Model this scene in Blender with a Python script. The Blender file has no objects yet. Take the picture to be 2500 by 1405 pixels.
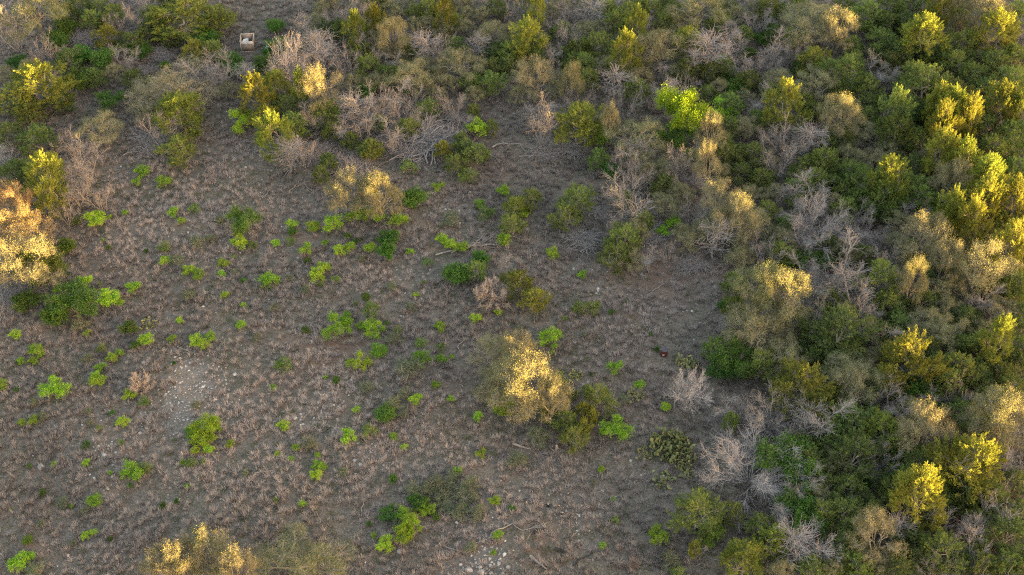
import bpy, math, random
import numpy as np
from mathutils import Vector

# ------------------------------------------------------------------ camera, world, sun, exposure
scene = bpy.context.scene
COL = scene.collection
R = math.radians
CAM_H, PITCH, FPX = 80.0, R(46.0), 3200.0
cam_data = bpy.data.cameras.new('camera')
cam_data.sensor_width = 36.0
cam_data.lens = 36.0 * FPX / 2500.0
cam_data.clip_start, cam_data.clip_end = 1.0, 4000.0
cam = bpy.data.objects.new('camera', cam_data)
COL.objects.link(cam)
cam.location = (0, 0, CAM_H)
cam.rotation_euler = (R(90) - PITCH, 0, 0)
scene.camera = cam

SUN_EL, SUN_AZ = R(3.5), R(-30.0)            # azimuth measured from +X, the sun stands right and a little this side
SX, SY = math.cos(SUN_AZ), math.sin(SUN_AZ)
world = bpy.data.worlds.new('World')
scene.world = world
world.use_nodes = True
wn = world.node_tree.nodes
sky = wn.new('ShaderNodeTexSky')
sky.sky_type = 'NISHITA'
sky.sun_disc = False
sky.sun_elevation = SUN_EL
sky.sun_rotation = R(90) - SUN_AZ
sky.air_density, sky.dust_density, sky.ozone_density = 0.9, 3.5, 0.25
wn['Background'].inputs['Strength'].default_value = 0.15
world.node_tree.links.new(sky.outputs[0], wn['Background'].inputs[0])
sun_data = bpy.data.lights.new('sun', 'SUN')
sun_data.energy = 4.5
sun_data.angle = R(0.5)
sun_data.color = (1.0, 0.68, 0.17)
sun = bpy.data.objects.new('sun', sun_data)
COL.objects.link(sun)
sd = Vector((SX * math.cos(SUN_EL), SY * math.cos(SUN_EL), math.sin(SUN_EL)))
sun.rotation_euler = sd.to_track_quat('Z', 'Y').to_euler()
scene.view_settings.view_transform = 'Standard'
scene.view_settings.look = 'None'
scene.view_settings.exposure = 3.36
scene.view_settings.gamma = 1.0
scene.cycles.max_bounces = 6
scene.cycles.use_light_tree = False
scene.cycles.use_denoising = False
scene.cycles.pixel_filter_type = 'BLACKMAN_HARRIS'
scene.cycles.filter_width = 1.2

# ------------------------------------------------------------------ terrain height and pixel -> ground helper
SLOPE, RIDGE = 0.05, 5.9
def gz(x, y):
    u = x * SX + (y - 80.0) * SY
    t = np.clip((u - 65.0) / 45.0, 0, 1)
    z = SLOPE * np.clip(u, -140, 110) + RIDGE * t * t * (3 - 2 * t)
    return z + 0.10 * np.sin(0.31 * x + 1.3) * np.sin(0.27 * y) + 0.05 * np.sin(0.9 * x + 0.4 * y)
PLANE0 = SLOPE * 110 + RIDGE - 110 * math.tan(SUN_EL)
def shade_height(x, y):                       # how high above the ground the hill's shadow reaches
    u = x * SX + (y - 80.0) * SY
    return PLANE0 + (math.tan(SUN_EL) - SLOPE) * u
CP, SP = math.cos(PITCH), math.sin(PITCH)
def at(px, py, h=0.0):
    dx, dy = (px - 1250.0) / FPX, (702.5 - py) / FPX
    d = (dx, CP + dy * SP, -SP + dy * CP)
    z = h
    for _ in range(6):
        t = (z - CAM_H) / d[2]
        x, y = d[0] * t, d[1] * t
        z = float(gz(x, y)) + h
    return x, y, t                            # t is the depth along the view axis
def mpp(t):                                   # metres per photo pixel at that depth
    return t / FPX

# ------------------------------------------------------------------ mesh collector
class Geo:
    def __init__(self):
        self.v, self.l, self.n, self.t, self.c = [], [], [], [], 0
    def polys(self, V, tint=0.5):             # V (N,k,3): N polygons of k corners
        V = np.asarray(V, dtype=np.float32)
        if len(V) == 0: return
        N, k = V.shape[:2]
        self.v.append(V.reshape(-1, 3))
        self.l.append(np.arange(N * k, dtype=np.int32) + self.c)
        self.n.append(np.full(N, k, dtype=np.int32))
        tt = np.asarray(tint, dtype=np.float32)
        self.t.append(np.repeat(tt, k) if tt.ndim else np.full(N * k, float(tt), dtype=np.float32))
        self.c += N * k
    def indexed(self, V, F, tint=0.5):        # shared corners, faces all of one size
        V = np.asarray(V, dtype=np.float32); F = np.asarray(F, dtype=np.int32)
        self.v.append(V); self.l.append((F + self.c).reshape(-1))
        self.n.append(np.full(len(F), F.shape[1], dtype=np.int32))
        self.t.append(np.full(len(V), tint, dtype=np.float32)); self.c += len(V)
    def tube(self, pts, radii, k=5, tint=0.5):
        pts = np.asarray(pts, float); radii = np.asarray(radii, float)
        n = len(pts)
        tan = np.gradient(pts, axis=0)
        tan /= np.linalg.norm(tan, axis=1)[:, None] + 1e-9
        ref = np.where(np.abs(tan[:, 2:3]) > 0.9, np.array([[1., 0, 0]]), np.array([[0., 0, 1.]]))
        a = np.cross(tan, ref); a /= np.linalg.norm(a, axis=1)[:, None] + 1e-9
        b = np.cross(tan, a)
        ang = np.arange(k) * 2 * math.pi / k
        ring = pts[:, None] + radii[:, None, None] * (a[:, None] * np.cos(ang)[None, :, None] + b[:, None] * np.sin(ang)[None, :, None])
        i, j = np.meshgrid(np.arange(n - 1), np.arange(k), indexing='ij')
        j2 = (j + 1) % k
        F = np.stack([i * k + j, i * k + j2, (i + 1) * k + j2, (i + 1) * k + j], -1).reshape(-1, 4)
        self.indexed(ring.reshape(-1, 3), F, tint)
    def segs(self, P0, P1, r0, r1, tint=0.5): # many three-sided twigs at once
        P0 = np.asarray(P0, float); P1 = np.asarray(P1, float)
        if len(P0) == 0: return
        t = P1 - P0; t /= np.linalg.norm(t, axis=1)[:, None] + 1e-9
        ref = np.where(np.abs(t[:, 2:3]) > 0.9, np.array([[1., 0, 0]]), np.array([[0., 0, 1.]]))
        a = np.cross(t, ref); a /= np.linalg.norm(a, axis=1)[:, None] + 1e-9
        b = np.cross(t, a)
        r0 = np.broadcast_to(np.asarray(r0, float), len(P0))[:, None]; r1 = np.broadcast_to(np.asarray(r1, float), len(P0))[:, None]
        o = [a * math.cos(q) + b * math.sin(q) for q in (0, 2.094, 4.189)]
        for k in range(3):
            u, w = o[k], o[(k + 1) % 3]
            self.polys(np.stack([P0 + u * r0, P0 + w * r0, P1 + w * r1, P1 + u * r1], 1), tint)
    def leaves(self, C_, D, L, W, rng, tint):
        n = len(C_)
        if n == 0: return
        D = D / (np.linalg.norm(D, axis=1)[:, None] + 1e-9)
        s = np.cross(D, rng.normal(size=(n, 3))); s /= np.linalg.norm(s, axis=1)[:, None] + 1e-9
        L = np.broadcast_to(L, n)[:, None] * 0.5; W = np.broadcast_to(W, n)[:, None] * 0.5
        self.polys(np.stack([C_ - D * L, C_ + s * W, C_ + D * L, C_ - s * W], 1), tint)
    def mesh(self, name, mat):
        me = bpy.data.meshes.new(name)
        v = np.concatenate(self.v); l = np.concatenate(self.l); n = np.concatenate(self.n); t = np.concatenate(self.t)
        me.vertices.add(len(v)); me.vertices.foreach_set('co', v.reshape(-1))
        me.loops.add(len(l)); me.loops.foreach_set('vertex_index', l)
        me.polygons.add(len(n))
        me.polygons.foreach_set('loop_start', np.concatenate([[0], np.cumsum(n)[:-1]]).astype(np.int32))
        me.polygons.foreach_set('loop_total', n)
        me.update(calc_edges=True)
        at_ = me.attributes.new('tint', 'FLOAT', 'POINT')
        at_.data.foreach_set('value', t)
        me.materials.append(mat)
        return me

def link(name, data, parent=None):
    o = bpy.data.objects.new(name, data)
    COL.objects.link(o)
    if parent is not None: o.parent = parent
    return o

# ------------------------------------------------------------------ materials
def new_mat(name):
    m = bpy.data.materials.new(name); m.use_nodes = True
    nt = m.node_tree; nt.nodes.clear()
    out = nt.nodes.new('ShaderNodeOutputMaterial')
    return m, nt, out
def mixrgb(nt, f, a, b):
    n = nt.nodes.new('ShaderNodeMix'); n.data_type = 'RGBA'
    for sock, val in ((n.inputs[0], f), (n.inputs[6], a), (n.inputs[7], b)):
        if hasattr(val, 'is_linked'): nt.links.new(val, sock)
        elif isinstance(val, tuple): sock.default_value = val + (1,)
        else: sock.default_value = val
    return n.outputs[2]
def noise(nt, scale, detail=4, rough=0.6, coord='Object'):
    tc = nt.nodes.new('ShaderNodeTexCoord')
    n = nt.nodes.new('ShaderNodeTexNoise')
    n.inputs['Scale'].default_value = scale; n.inputs['Detail'].default_value = detail; n.inputs['Roughness'].default_value = rough
    nt.links.new(tc.outputs[coord], n.inputs['Vector'])
    return n.outputs['Fac']
def ramp(nt, f, lo, hi):
    n = nt.nodes.new('ShaderNodeMapRange')
    n.inputs[1].default_value = lo; n.inputs[2].default_value = hi
    nt.links.new(f, n.inputs[0])
    return n.outputs[0]
def leaf_mat(name, c1, c2, trans=0.5, hue=0.02, val=0.5):
    m, nt, out = new_mat(name)
    tn = nt.nodes.new('ShaderNodeAttribute'); tn.attribute_name = 'tint'
    col = mixrgb(nt, tn.outputs['Fac'], c1, c2)
    oi = nt.nodes.new('ShaderNodeObjectInfo')
    hsv = nt.nodes.new('ShaderNodeHueSaturation')
    nt.links.new(col, hsv.inputs['Color'])
    mh = nt.nodes.new('ShaderNodeMapRange'); mh.inputs[3].default_value = 0.5 - hue; mh.inputs[4].default_value = 0.5 + hue
    nt.links.new(oi.outputs['Random'], mh.inputs[0]); nt.links.new(mh.outputs[0], hsv.inputs['Hue'])
    mul = nt.nodes.new('ShaderNodeMath'); mul.operation = 'MULTIPLY'; mul.inputs[1].default_value = 7.31
    nt.links.new(oi.outputs['Random'], mul.inputs[0])
    fr = nt.nodes.new('ShaderNodeMath'); fr.operation = 'FRACT'; nt.links.new(mul.outputs[0], fr.inputs[0])
    mv = nt.nodes.new('ShaderNodeMapRange'); mv.inputs[3].default_value = 1 - val * 0.5; mv.inputs[4].default_value = 1 + val * 0.5
    nt.links.new(fr.outputs[0], mv.inputs[0]); nt.links.new(mv.outputs[0], hsv.inputs['Value'])
    p = nt.nodes.new('ShaderNodeBsdfPrincipled'); p.inputs['Roughness'].default_value = 0.6
    p.inputs['Specular IOR Level'].default_value = 0.25
    nt.links.new(hsv.outputs[0], p.inputs['Base Color'])
    tr = nt.nodes.new('ShaderNodeBsdfTranslucent'); nt.links.new(hsv.outputs[0], tr.inputs['Color'])
    mx = nt.nodes.new('ShaderNodeMixShader'); mx.inputs[0].default_value = trans
    nt.links.new(p.outputs[0], mx.inputs[1]); nt.links.new(tr.outputs[0], mx.inputs[2])
    nt.links.new(mx.outputs[0], out.inputs[0])
    return m
def wood_mat(name, c1, c2, scale=6.0, rough=0.9):
    m, nt, out = new_mat(name)
    f = ramp(nt, noise(nt, scale, 5, 0.7), 0.3, 0.7)
    tn = nt.nodes.new('ShaderNodeAttribute'); tn.attribute_name = 'tint'
    col = mixrgb(nt, f, c1, c2)
    hsv = nt.nodes.new('ShaderNodeHueSaturation'); nt.links.new(col, hsv.inputs['Color'])
    mv = nt.nodes.new('ShaderNodeMapRange'); mv.inputs[3].default_value = 0.65; mv.inputs[4].default_value = 1.35
    nt.links.new(tn.outputs['Fac'], mv.inputs[0]); nt.links.new(mv.outputs[0], hsv.inputs['Value'])
    p = nt.nodes.new('ShaderNodeBsdfPrincipled'); p.inputs['Roughness'].default_value = rough
    p.inputs['Specular IOR Level'].default_value = 0.2
    nt.links.new(hsv.outputs[0], p.inputs['Base Color']); nt.links.new(p.outputs[0], out.inputs[0])
    return m
M = {
    'jun_g': leaf_mat('juniper_green', (0.12, 0.165, 0.05), (0.29, 0.345, 0.088)),
    'jun_y': leaf_mat('juniper_yellow_green', (0.145, 0.17, 0.034), (0.34, 0.36, 0.068)),
    'jun_d': leaf_mat('juniper_dark', (0.095, 0.14, 0.048), (0.24, 0.295, 0.085)),
    'oak_o': leaf_mat('oak_olive', (0.155, 0.162, 0.08), (0.34, 0.338, 0.155), 0.35, 0.012, 0.35),
    'oak_t': leaf_mat('oak_tan', (0.18, 0.17, 0.088), (0.36, 0.335, 0.165), 0.35, 0.012, 0.35),
    'oak_r': leaf_mat('oak_russet', (0.20, 0.13, 0.06), (0.36, 0.235, 0.11), 0.35, 0.012, 0.35),
    'oak_g': leaf_mat('oak_green', (0.12, 0.145, 0.055), (0.25, 0.27, 0.1), 0.35, 0.012, 0.35),
    'lime': leaf_mat('fresh_leaf', (0.15, 0.29, 0.014), (0.37, 0.54, 0.04), 0.4, 0.018, 0.6),
    'dull': leaf_mat('dusty_leaf', (0.10, 0.16, 0.03), (0.22, 0.30, 0.06), 0.4, 0.02, 0.4),
    'bush': leaf_mat('bush_leaf', (0.045, 0.10, 0.016), (0.12, 0.23, 0.03), 0.35, 0.025, 0.5),
    'sage': leaf_mat('sage_leaf', (0.075, 0.105, 0.05), (0.17, 0.20, 0.10), 0.3, 0.02, 0.4),
    'tanb': leaf_mat('dry_bush_leaf', (0.2, 0.155, 0.12), (0.33, 0.26, 0.2), 0.3, 0.01, 0.3),
    'pad': leaf_mat('cactus_pad', (0.1, 0.12, 0.045), (0.26, 0.24, 0.1), 0.0, 0.015, 0.3),
    'dry': leaf_mat('dry_grass', (0.24, 0.206, 0.196), (0.57, 0.49, 0.465), 0.5, 0.0, 0.0),
    'grn': leaf_mat('green_grass', (0.075, 0.095, 0.042), (0.21, 0.215, 0.095), 0.3, 0.0, 0.0),
    'bark': wood_mat('bark', (0.14, 0.12, 0.10), (0.31, 0.27, 0.235)),
    'oakb': wood_mat('oak_bark', (0.13, 0.115, 0.085), (0.29, 0.255, 0.2)),
    'dead': wood_mat('dead_wood', (0.13, 0.114, 0.112), (0.32, 0.284, 0.278)),
    'tanw': wood_mat('tan_twigs', (0.25, 0.205, 0.185), (0.43, 0.365, 0.335)),
    'deadp': wood_mat('pale_dead_wood', (0.19, 0.168, 0.168), (0.42, 0.375, 0.375)),
    'deadw': wood_mat('white_dead_wood', (0.3, 0.26, 0.26), (0.58, 0.51, 0.5)),
    'log': wood_mat('log_wood', (0.16, 0.14, 0.13), (0.33, 0.29, 0.27)),
    'char': wood_mat('charred_wood', (0.012, 0.012, 0.012), (0.05, 0.047, 0.045)),
    'stone': wood_mat('limestone', (0.26, 0.235, 0.222), (0.52, 0.475, 0.455), 3.0),
}
# ------------------------------------------------------------------ plant generators (each returns {part name: mesh}, width, height)
def unit(v): return v / (np.linalg.norm(v, axis=-1, keepdims=True) + 1e-9)
def wob(p0, p1, n, amp, rng, sag=0.0):
    p0 = np.asarray(p0, float); p1 = np.asarray(p1, float)
    t = np.linspace(0, 1, n)[:, None]
    L = np.linalg.norm(p1 - p0)
    p = p0 + (p1 - p0) * t
    off = np.cumsum(rng.normal(size=(n, 3)), 0) * amp * L / n
    off -= off[0] + (off[-1] - off[0]) * t
    p = p + off
    p[:, 2] += sag * L * np.sin(t[:, 0] * math.pi)
    return p
PROTO = {}
def finish(key, parts):
    allv = np.concatenate([np.concatenate(g.v) for g, _, _ in parts])
    w = (np.percentile(allv[:, 0], 98.5) - np.percentile(allv[:, 0], 1.5) + np.percentile(allv[:, 1], 98.5) - np.percentile(allv[:, 1], 1.5)) / 2
    PROTO[key] = dict(parts=[(n, g.mesh(key + '_' + n, M[m])) for g, n, m in parts], w=float(w), h=float(np.percentile(allv[:, 2], 99.5)))

def juniper(key, seed, mat, H=4.6, W=3.4, lobes=12, round_=False):
    rng = np.random.default_rng(seed)
    tr, lf = Geo(), Geo()
    Rr = W / 2
    ns = 1 if round_ else int(rng.integers(1, 4))
    stems = []
    for s in range(ns):
        a = rng.uniform(0, 6.28); top = np.array([math.cos(a) * Rr * .3, math.sin(a) * Rr * .3, H * rng.uniform(.78, .92)])
        p = wob((math.cos(a) * .08, math.sin(a) * .08, -.15), top, 9, .5, rng)
        tr.tube(p, np.linspace(.10, .02, 9), 5, rng.uniform(.3, .7)); stems.append(p)
    C = []
    for i in range(lobes):
        t = (i + .5) / lobes
        zc = H * (.2 + .68 * t)
        prof = Rr * (math.sin(math.pi * min(1, .18 + .80 * t ** .9)) ** .75) * (.86 if round_ else rng.uniform(.65, 1.1))
        a = i * 2.4 + rng.uniform(-.5, .5)
        rr = max(0, prof - .3) * (.95 if not round_ else .8)
        C.append((math.cos(a) * rr, math.sin(a) * rr, zc))
    C = np.array(C)
    for c in C:
        out = np.array([c[0], c[1], 0.0]); out = out / (np.linalg.norm(out) + .2)
        rl = rng.uniform(.5, .8) * (W / 3.4)
        st = stems[int(rng.integers(len(stems)))]
        zb = c[2] - rng.uniform(.3, .8)
        b = st[np.argmin(np.abs(st[:, 2] - zb))]
        tr.tube(wob(b, c, 5, .3, rng, .05), np.linspace(.035, .015, 5), 4, rng.uniform(.3, .9))
        na = int(rng.integers(16, 23))
        d = unit(rng.normal(size=(na, 3)) * .75 + out * .55 + np.array([0, 0, .45]))
        A = c + d * (rl * rng.uniform(.45, 1.0, (na, 1)))
        tr.segs(np.repeat(c[None], na, 0), A, .014, .008, rng.uniform(.3, .9))
        tdir = unit(d * .55 + out * .25 + np.array([0, 0, .75]) + rng.normal(size=(na, 3)) * .2)
        k = 46
        base_t = np.clip(rng.normal(.45, .25, na), 0, 1)
        P = np.repeat(A, k, 0); T = np.repeat(tdir, k, 0)
        al = rng.uniform(-.15, .56, (na * k, 1)) * (W / 3.4)
        rad = rng.normal(size=(na * k, 3)) * .08 * (W / 3.4) * (1.35 - 1.9 * np.clip(al, 0, .56))
        D = unit(T + rng.normal(size=(na * k, 3)) * .38)
        tint = np.clip(np.repeat(base_t, k) + rng.normal(0, .15, na * k), 0, 1)
        lf.leaves(P + T * al + rad, D, rng.uniform(.11, .22, na * k), rng.uniform(.035, .065, na * k), rng, tint)
    finish(key, [(tr, 'trunk', 'bark'), (lf, 'crown', mat)])

def oak(key, seed, mat, H=5.6, W=7.0, lobes=16, dens=230, trunkh=1.1):
    rng = np.random.default_rng(seed)
    tr, br, lf = Geo(), Geo(), Geo()
    Rr = W / 2
    ns = int(rng.integers(1, 4))
    forks = []
    for s in range(ns):
        a = rng.uniform(0, 6.28)
        p = wob((math.cos(a) * .15, math.sin(a) * .15, -.2), (math.cos(a) * .5, math.sin(a) * .5, trunkh * rng.uniform(.8, 1.6)), 6, .35, rng)
        tr.tube(p, np.linspace(.2, .13, 6), 7, .5); forks.append(p[-1])
    C = []
    tries = 0
    while len(C) < lobes and tries < 600:
        tries += 1
        a = rng.uniform(0, 6.28); q = math.sqrt(rng.uniform(0, 1)) * .82
        z = H * (.86 - .45 * q ** 2) + rng.normal(0, .22) - rng.choice([0, 0, .9])
        c = np.array([math.cos(a) * q * Rr, math.sin(a) * q * Rr, z])
        if all(np.linalg.norm((c - o) * [1, 1, .7]) > W * .125 for o in C): C.append(c)
    for c in C:
        f = forks[int(np.argmin([np.linalg.norm(f - c) for f in forks]))]
        limb = wob(f, c, 8, .55, rng, .10)
        br.tube(limb, np.linspace(.085, .026, 8), 5, rng.uniform(.55, 1))
        rl = rng.uniform(.62, 1.0) * W / 7
        nb = 13
        d = unit(rng.normal(size=(nb, 3)) * [1, 1, .55] + [0, 0, .28])
        tips = c + d * rl * rng.uniform(.6, 1.0, (nb, 1)) * [1, 1, .7]
        for tp in tips:
            p = wob(limb[-1 - int(rng.integers(0, 3))], tp, 4, .5, rng)
            br.segs(p[:-1], p[1:], .018, .011, rng.uniform(.4, 1))
            nt_ = 11
            e = p[-1 - int(rng.integers(0, 2))] + unit(rng.normal(size=(nt_, 3)) + d.mean(0) + [0, 0, .3]) * rng.uniform(.15, .42, (nt_, 1))
            br.segs(np.repeat(p[-1][None], nt_, 0), e, .009, .005, rng.uniform(.4, 1))
        n = int(dens * 3.7)
        bt = rng.uniform(.3, .7)
        k = rng.integers(0, nb, n)
        off = rng.normal(size=(n, 3)) * .20 * W / 7
        P = tips[k] * 1.0 + off
        m = rng.uniform(0, 1, n) < .25
        P[m] = (c + unit(rng.normal(size=(int(m.sum()), 3)) * [1, 1, .6]) * rl * rng.uniform(.3, 1, (int(m.sum()), 1)))
        D = unit(rng.normal(size=(n, 3)) + [0, 0, .35])
        lf.leaves(P, D, rng.uniform(.06, .115, n), rng.uniform(.03, .055, n), rng, np.clip(bt + rng.normal(0, .22, n), 0, 1))
    finish(key, [(tr, 'trunk', 'oakb'), (br, 'branches', 'oakb'), (lf, 'crown', mat)])

def dead(key, seed, H=4.2, W=2.8, stems=3, fan=0.35, nbr=16, curve=.15, thick=.05, wood='dead', twig=1.0):
    rng = np.random.default_rng(seed)
    tr, br = Geo(), Geo()
    for s in range(stems):
        a = s * 6.283 / stems + rng.uniform(-.6, .6)
        spread = fan * rng.uniform(.35, 1.15)
        L = H * rng.uniform(.72, 1.05)
        top = np.array([math.cos(a) * math.sin(spread) * L, math.sin(a) * math.sin(spread) * L, math.cos(spread) * L])
        p = wob((math.cos(a) * .07, math.sin(a) * .07, -.12), top, 10, .2, rng, curve)
        tr.tube(p, np.linspace(thick, .012, 10), 5, rng.uniform(.35, .8))
        for b in range(nbr):
            t = rng.uniform(.22, 1.0)
            i = min(8, int(t * 9)); b0 = p[i] + (p[i + 1] - p[i]) * (t * 9 - i)
            ax = unit(p[min(9, i + 1)] - p[i])
            side = unit(np.cross(ax, rng.normal(size=3)))
            dr = unit(ax * rng.uniform(.75, 1.5) + side * .8 + [0, 0, .15])
            bl = W * .42 * (1.15 - .75 * t) * rng.uniform(.55, 1.2)
            q = wob(b0, b0 + dr * bl, 5, .3, rng, rng.uniform(-.12, .12))
            br.segs(q[:-1], q[1:], np.linspace(.018, .010, 4), np.linspace(.015, .008, 4), rng.uniform(.3, 1))
            m = int(rng.integers(8, 14) * twig)
            ti = rng.integers(1, 5, m)
            e0 = q[ti] + (q[np.maximum(ti - 1, 0)] - q[ti]) * rng.uniform(0, 1, (m, 1))
            td = unit(dr * 1.2 + rng.normal(size=(m, 3)) * .55 + [0, 0, .2])
            e1 = e0 + td * rng.uniform(.2, .55, (m, 1)) * W / 2.8
            br.segs(e0, e1, .0085, .0055, rng.uniform(.3, 1, m))
            e2 = e1 + unit(td + rng.normal(size=(m, 3)) * .7) * rng.uniform(.12, .3, (m, 1)) * W / 2.8
            br.segs(e1, e2, .0065, .004, rng.uniform(.3, 1, m))
    finish(key, [(tr, 'trunk', wood), (br, 'branches', wood)])

def shrub(key, seed, mat, H=.95, W=1.2, lobes=5, dens=200, leaf=(.07, .13), fat=.55, stick=12, up=.3, open_=.30):
    rng = np.random.default_rng(seed)
    st, lf = Geo(), Geo()
    for i in range(lobes):
        a = i * 2.4 + rng.uniform(-.6, .6); q = math.sqrt((i + .3) / lobes) * W * open_
        rl = W * rng.uniform(.15, .27) * (.30 / open_) ** 1.2
        c = np.array([math.cos(a) * q, math.sin(a) * q, H * rng.uniform(.45, .8) - q * .25])
        p = wob((rng.normal(0, .04), rng.normal(0, .04), -.05), c, 4, .3, rng)
        st.tube(p, np.linspace(.02, .01, 4), 4, rng.uniform(.3, .8))
        d = unit(rng.normal(size=(stick, 3)) + [0, 0, .3])
        tips = c + d * rl * rng.uniform(.5, 1.1, (stick, 1))
        st.segs(np.repeat(c[None], stick, 0), tips, .009, .005, .6)
        k = rng.integers(0, stick, dens)
        P = c + (tips[k] - c) * rng.uniform(.45, 1.1, (dens, 1)) + rng.normal(size=(dens, 3)) * rl * .22
        P[:, 2] = np.maximum(P[:, 2], .03)
        D = unit(unit(P - c) * .6 + rng.normal(size=(dens, 3)) * .7 + [0, 0, up])
        L = rng.uniform(leaf[0], leaf[1], dens)
        bt = rng.uniform(.25, .7)
        lf.leaves(P, D, L, L * fat, rng, np.clip(bt + rng.normal(0, .25, dens), 0, 1))
    finish(key, [(st, 'stems', 'bark'), (lf, 'foliage', mat)])

def brush(key, seed, W=5.0, n=46, H=.9):
    rng = np.random.default_rng(seed)
    po, tw = Geo(), Geo()
    base = rng.uniform(0, 6.28)
    for i in range(n):
        a = base + rng.normal(0, .7) + rng.choice([0, 0, math.pi])
        L = W * rng.uniform(.3, .75)
        c = np.array([rng.normal(0, W * .16), rng.normal(0, W * .12), rng.uniform(.05, H * .75)])
        d = np.array([math.cos(a), math.sin(a), rng.uniform(-.12, .25)])
        p0, p1 = c - d * L * .5, c + d * L * .5
        p0[2] = max(.03, p0[2]); p1[2] = max(.05, p1[2])
        p = wob(p0, p1, 7, .35, rng, .05); p[:, 2] = np.maximum(p[:, 2], .02)
        po.tube(p, np.linspace(rng.uniform(.022, .055), .012, 7), 5, rng.uniform(.3, 1))
        m = 12
        ti = rng.integers(2, 7, m)
        e0 = p[ti]
        e1 = e0 + unit(d * .9 + rng.normal(size=(m, 3)) * .6 + [0, 0, .2]) * rng.uniform(.25, .8, (m, 1))
        tw.segs(e0, e1, .013, .007, rng.uniform(.3, 1, m))
        e2 = e1 + unit(d * .7 + rng.normal(size=(m, 3)) * .7) * rng.uniform(.12, .4, (m, 1))
        tw.segs(e1, e2, .009, .005, rng.uniform(.3, 1, m))
    finish(key, [(po, 'poles', 'dead'), (tw, 'twigs', 'dead')])

def cactus(key, seed, W=1.4, n=30):
    rng = np.random.default_rng(seed)
    g = Geo()
    th, ph = np.linspace(0, 2 * math.pi, 9)[:-1], np.linspace(0, math.pi, 6)
    def pad(c, up, nrm, r, tint):
        side = np.cross(up, nrm)
        V = np.array([c + side * (r * .82 * math.sin(p) * math.cos(t)) + nrm * (r * .16 * math.sin(p) * math.sin(t)) + up * (r * -math.cos(p)) for p in ph for t in th])
        F = [(i * 8 + j, i * 8 + (j + 1) % 8, (i + 1) * 8 + (j + 1) % 8, (i + 1) * 8 + j) for i in range(5) for j in range(8)]
        g.indexed(V, F, tint)
    for i in range(n):
        a = rng.uniform(0, 6.28); q = math.sqrt(rng.uniform(0, 1)) * W * .48
        c = np.array([math.cos(a) * q, math.sin(a) * q, .1])
        g.tube(np.array([[0, 0, .0], [c[0] * .5, c[1] * .5, .02], [c[0], c[1], .14]]), np.array([.03, .025, .02]), 4, .3)
        up = unit(np.array([rng.normal(0, .45), rng.normal(0, .45), 1.0]))
        for k in range(int(rng.integers(1, 4))):
            r = rng.uniform(.10, .17)
            nrm = unit(np.cross(up, rng.normal(size=3)))
            pad(c + up * r * .9, up, nrm, r, float(np.clip(rng.normal(.5, .3), 0, 1)))
            c = c + up * r * 1.7
            up = unit(up + rng.normal(size=3) * .5)
    finish(key, [(g, 'pads', 'pad')])

def fallen(key, seed, L=3.0, side=5, r=.045, mat='log', bend=.25):
    rng = np.random.default_rng(seed)
    a, b = Geo(), Geo()
    p = wob((-L / 2, 0, .07), (L / 2, 0, .09), 10, bend, rng, .03); p[:, 2] = np.maximum(p[:, 2], .05)
    a.tube(p, np.linspace(r, r * .4, 10), 6, .6)
    for i in range(side):
        k = int(rng.integers(3, 9))
        q = wob(p[k], p[k] + unit(np.array([.8, rng.normal(0, .8), rng.uniform(0, .4)])) * rng.uniform(.4, 1.1), 4, .4, rng)
        b.segs(q[:-1], q[1:], .02, .01, rng.uniform(.3, .9))
        if side > 5:
            e = q[-1] + unit(rng.normal(size=(5, 3)) + [1, 0, .3]) * .4
            b.segs(np.repeat(q[-1][None], 5, 0), e, .012, .006, .7)
    finish(key, [(a, 'trunk', mat), (b, 'twigs', mat)] if side else [(a, 'trunk', mat)])

def stone(key, seed, flat=.6):
    rng = np.random.default_rng(seed)
    import bmesh
    bm = bmesh.new(); bmesh.ops.create_icosphere(bm, subdivisions=2, radius=.5)
    ax = unit(rng.normal(size=(9, 3))); dd = rng.uniform(.28, .42, 9)
    for v in bm.verts:
        c = np.array(v.co)
        for k in range(9):
            s = c @ ax[k]
            if s > dd[k]: c = c - ax[k] * (s - dd[k])
        v.co = (c[0] * 1.15, c[1] * .9, max(-.12, c[2] * flat))
    V = np.array([v.co[:] for v in bm.verts]); F = np.array([[v.index for v in f.verts] for f in bm.faces]); bm.free()
    g = Geo(); g.indexed(V, F, rng.uniform(.3, 1))
    finish(key, [(g, 'rock', 'stone')])

def stump(key, seed, mat='log'):
    rng = np.random.default_rng(seed)
    a, b = Geo(), Geo()
    a.tube(np.array([[0, 0, -.1], [.01, 0, .06], [.03, .02, .22], [.05, .03, .42]]), np.array([.24, .17, .14, .13]), 9, .6)
    for k in range(5):
        t = k * 1.25 + rng.uniform(-.3, .3)
        a.tube(np.array([[math.cos(t) * .1, math.sin(t) * .1, .12], [math.cos(t) * .3, math.sin(t) * .3, .03], [math.cos(t) * .5, math.sin(t) * .5, -.05]]), np.array([.07, .05, .02]), 5, .5)
    ang = np.arange(9) * 2 * math.pi / 9
    b.polys(np.array([[[.05 + .128 * math.cos(t), .03 + .128 * math.sin(t), .423] for t in ang]]), .9)
    finish(key, [(a, 'trunk', mat), (b, 'cut_face', 'cut')])

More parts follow.
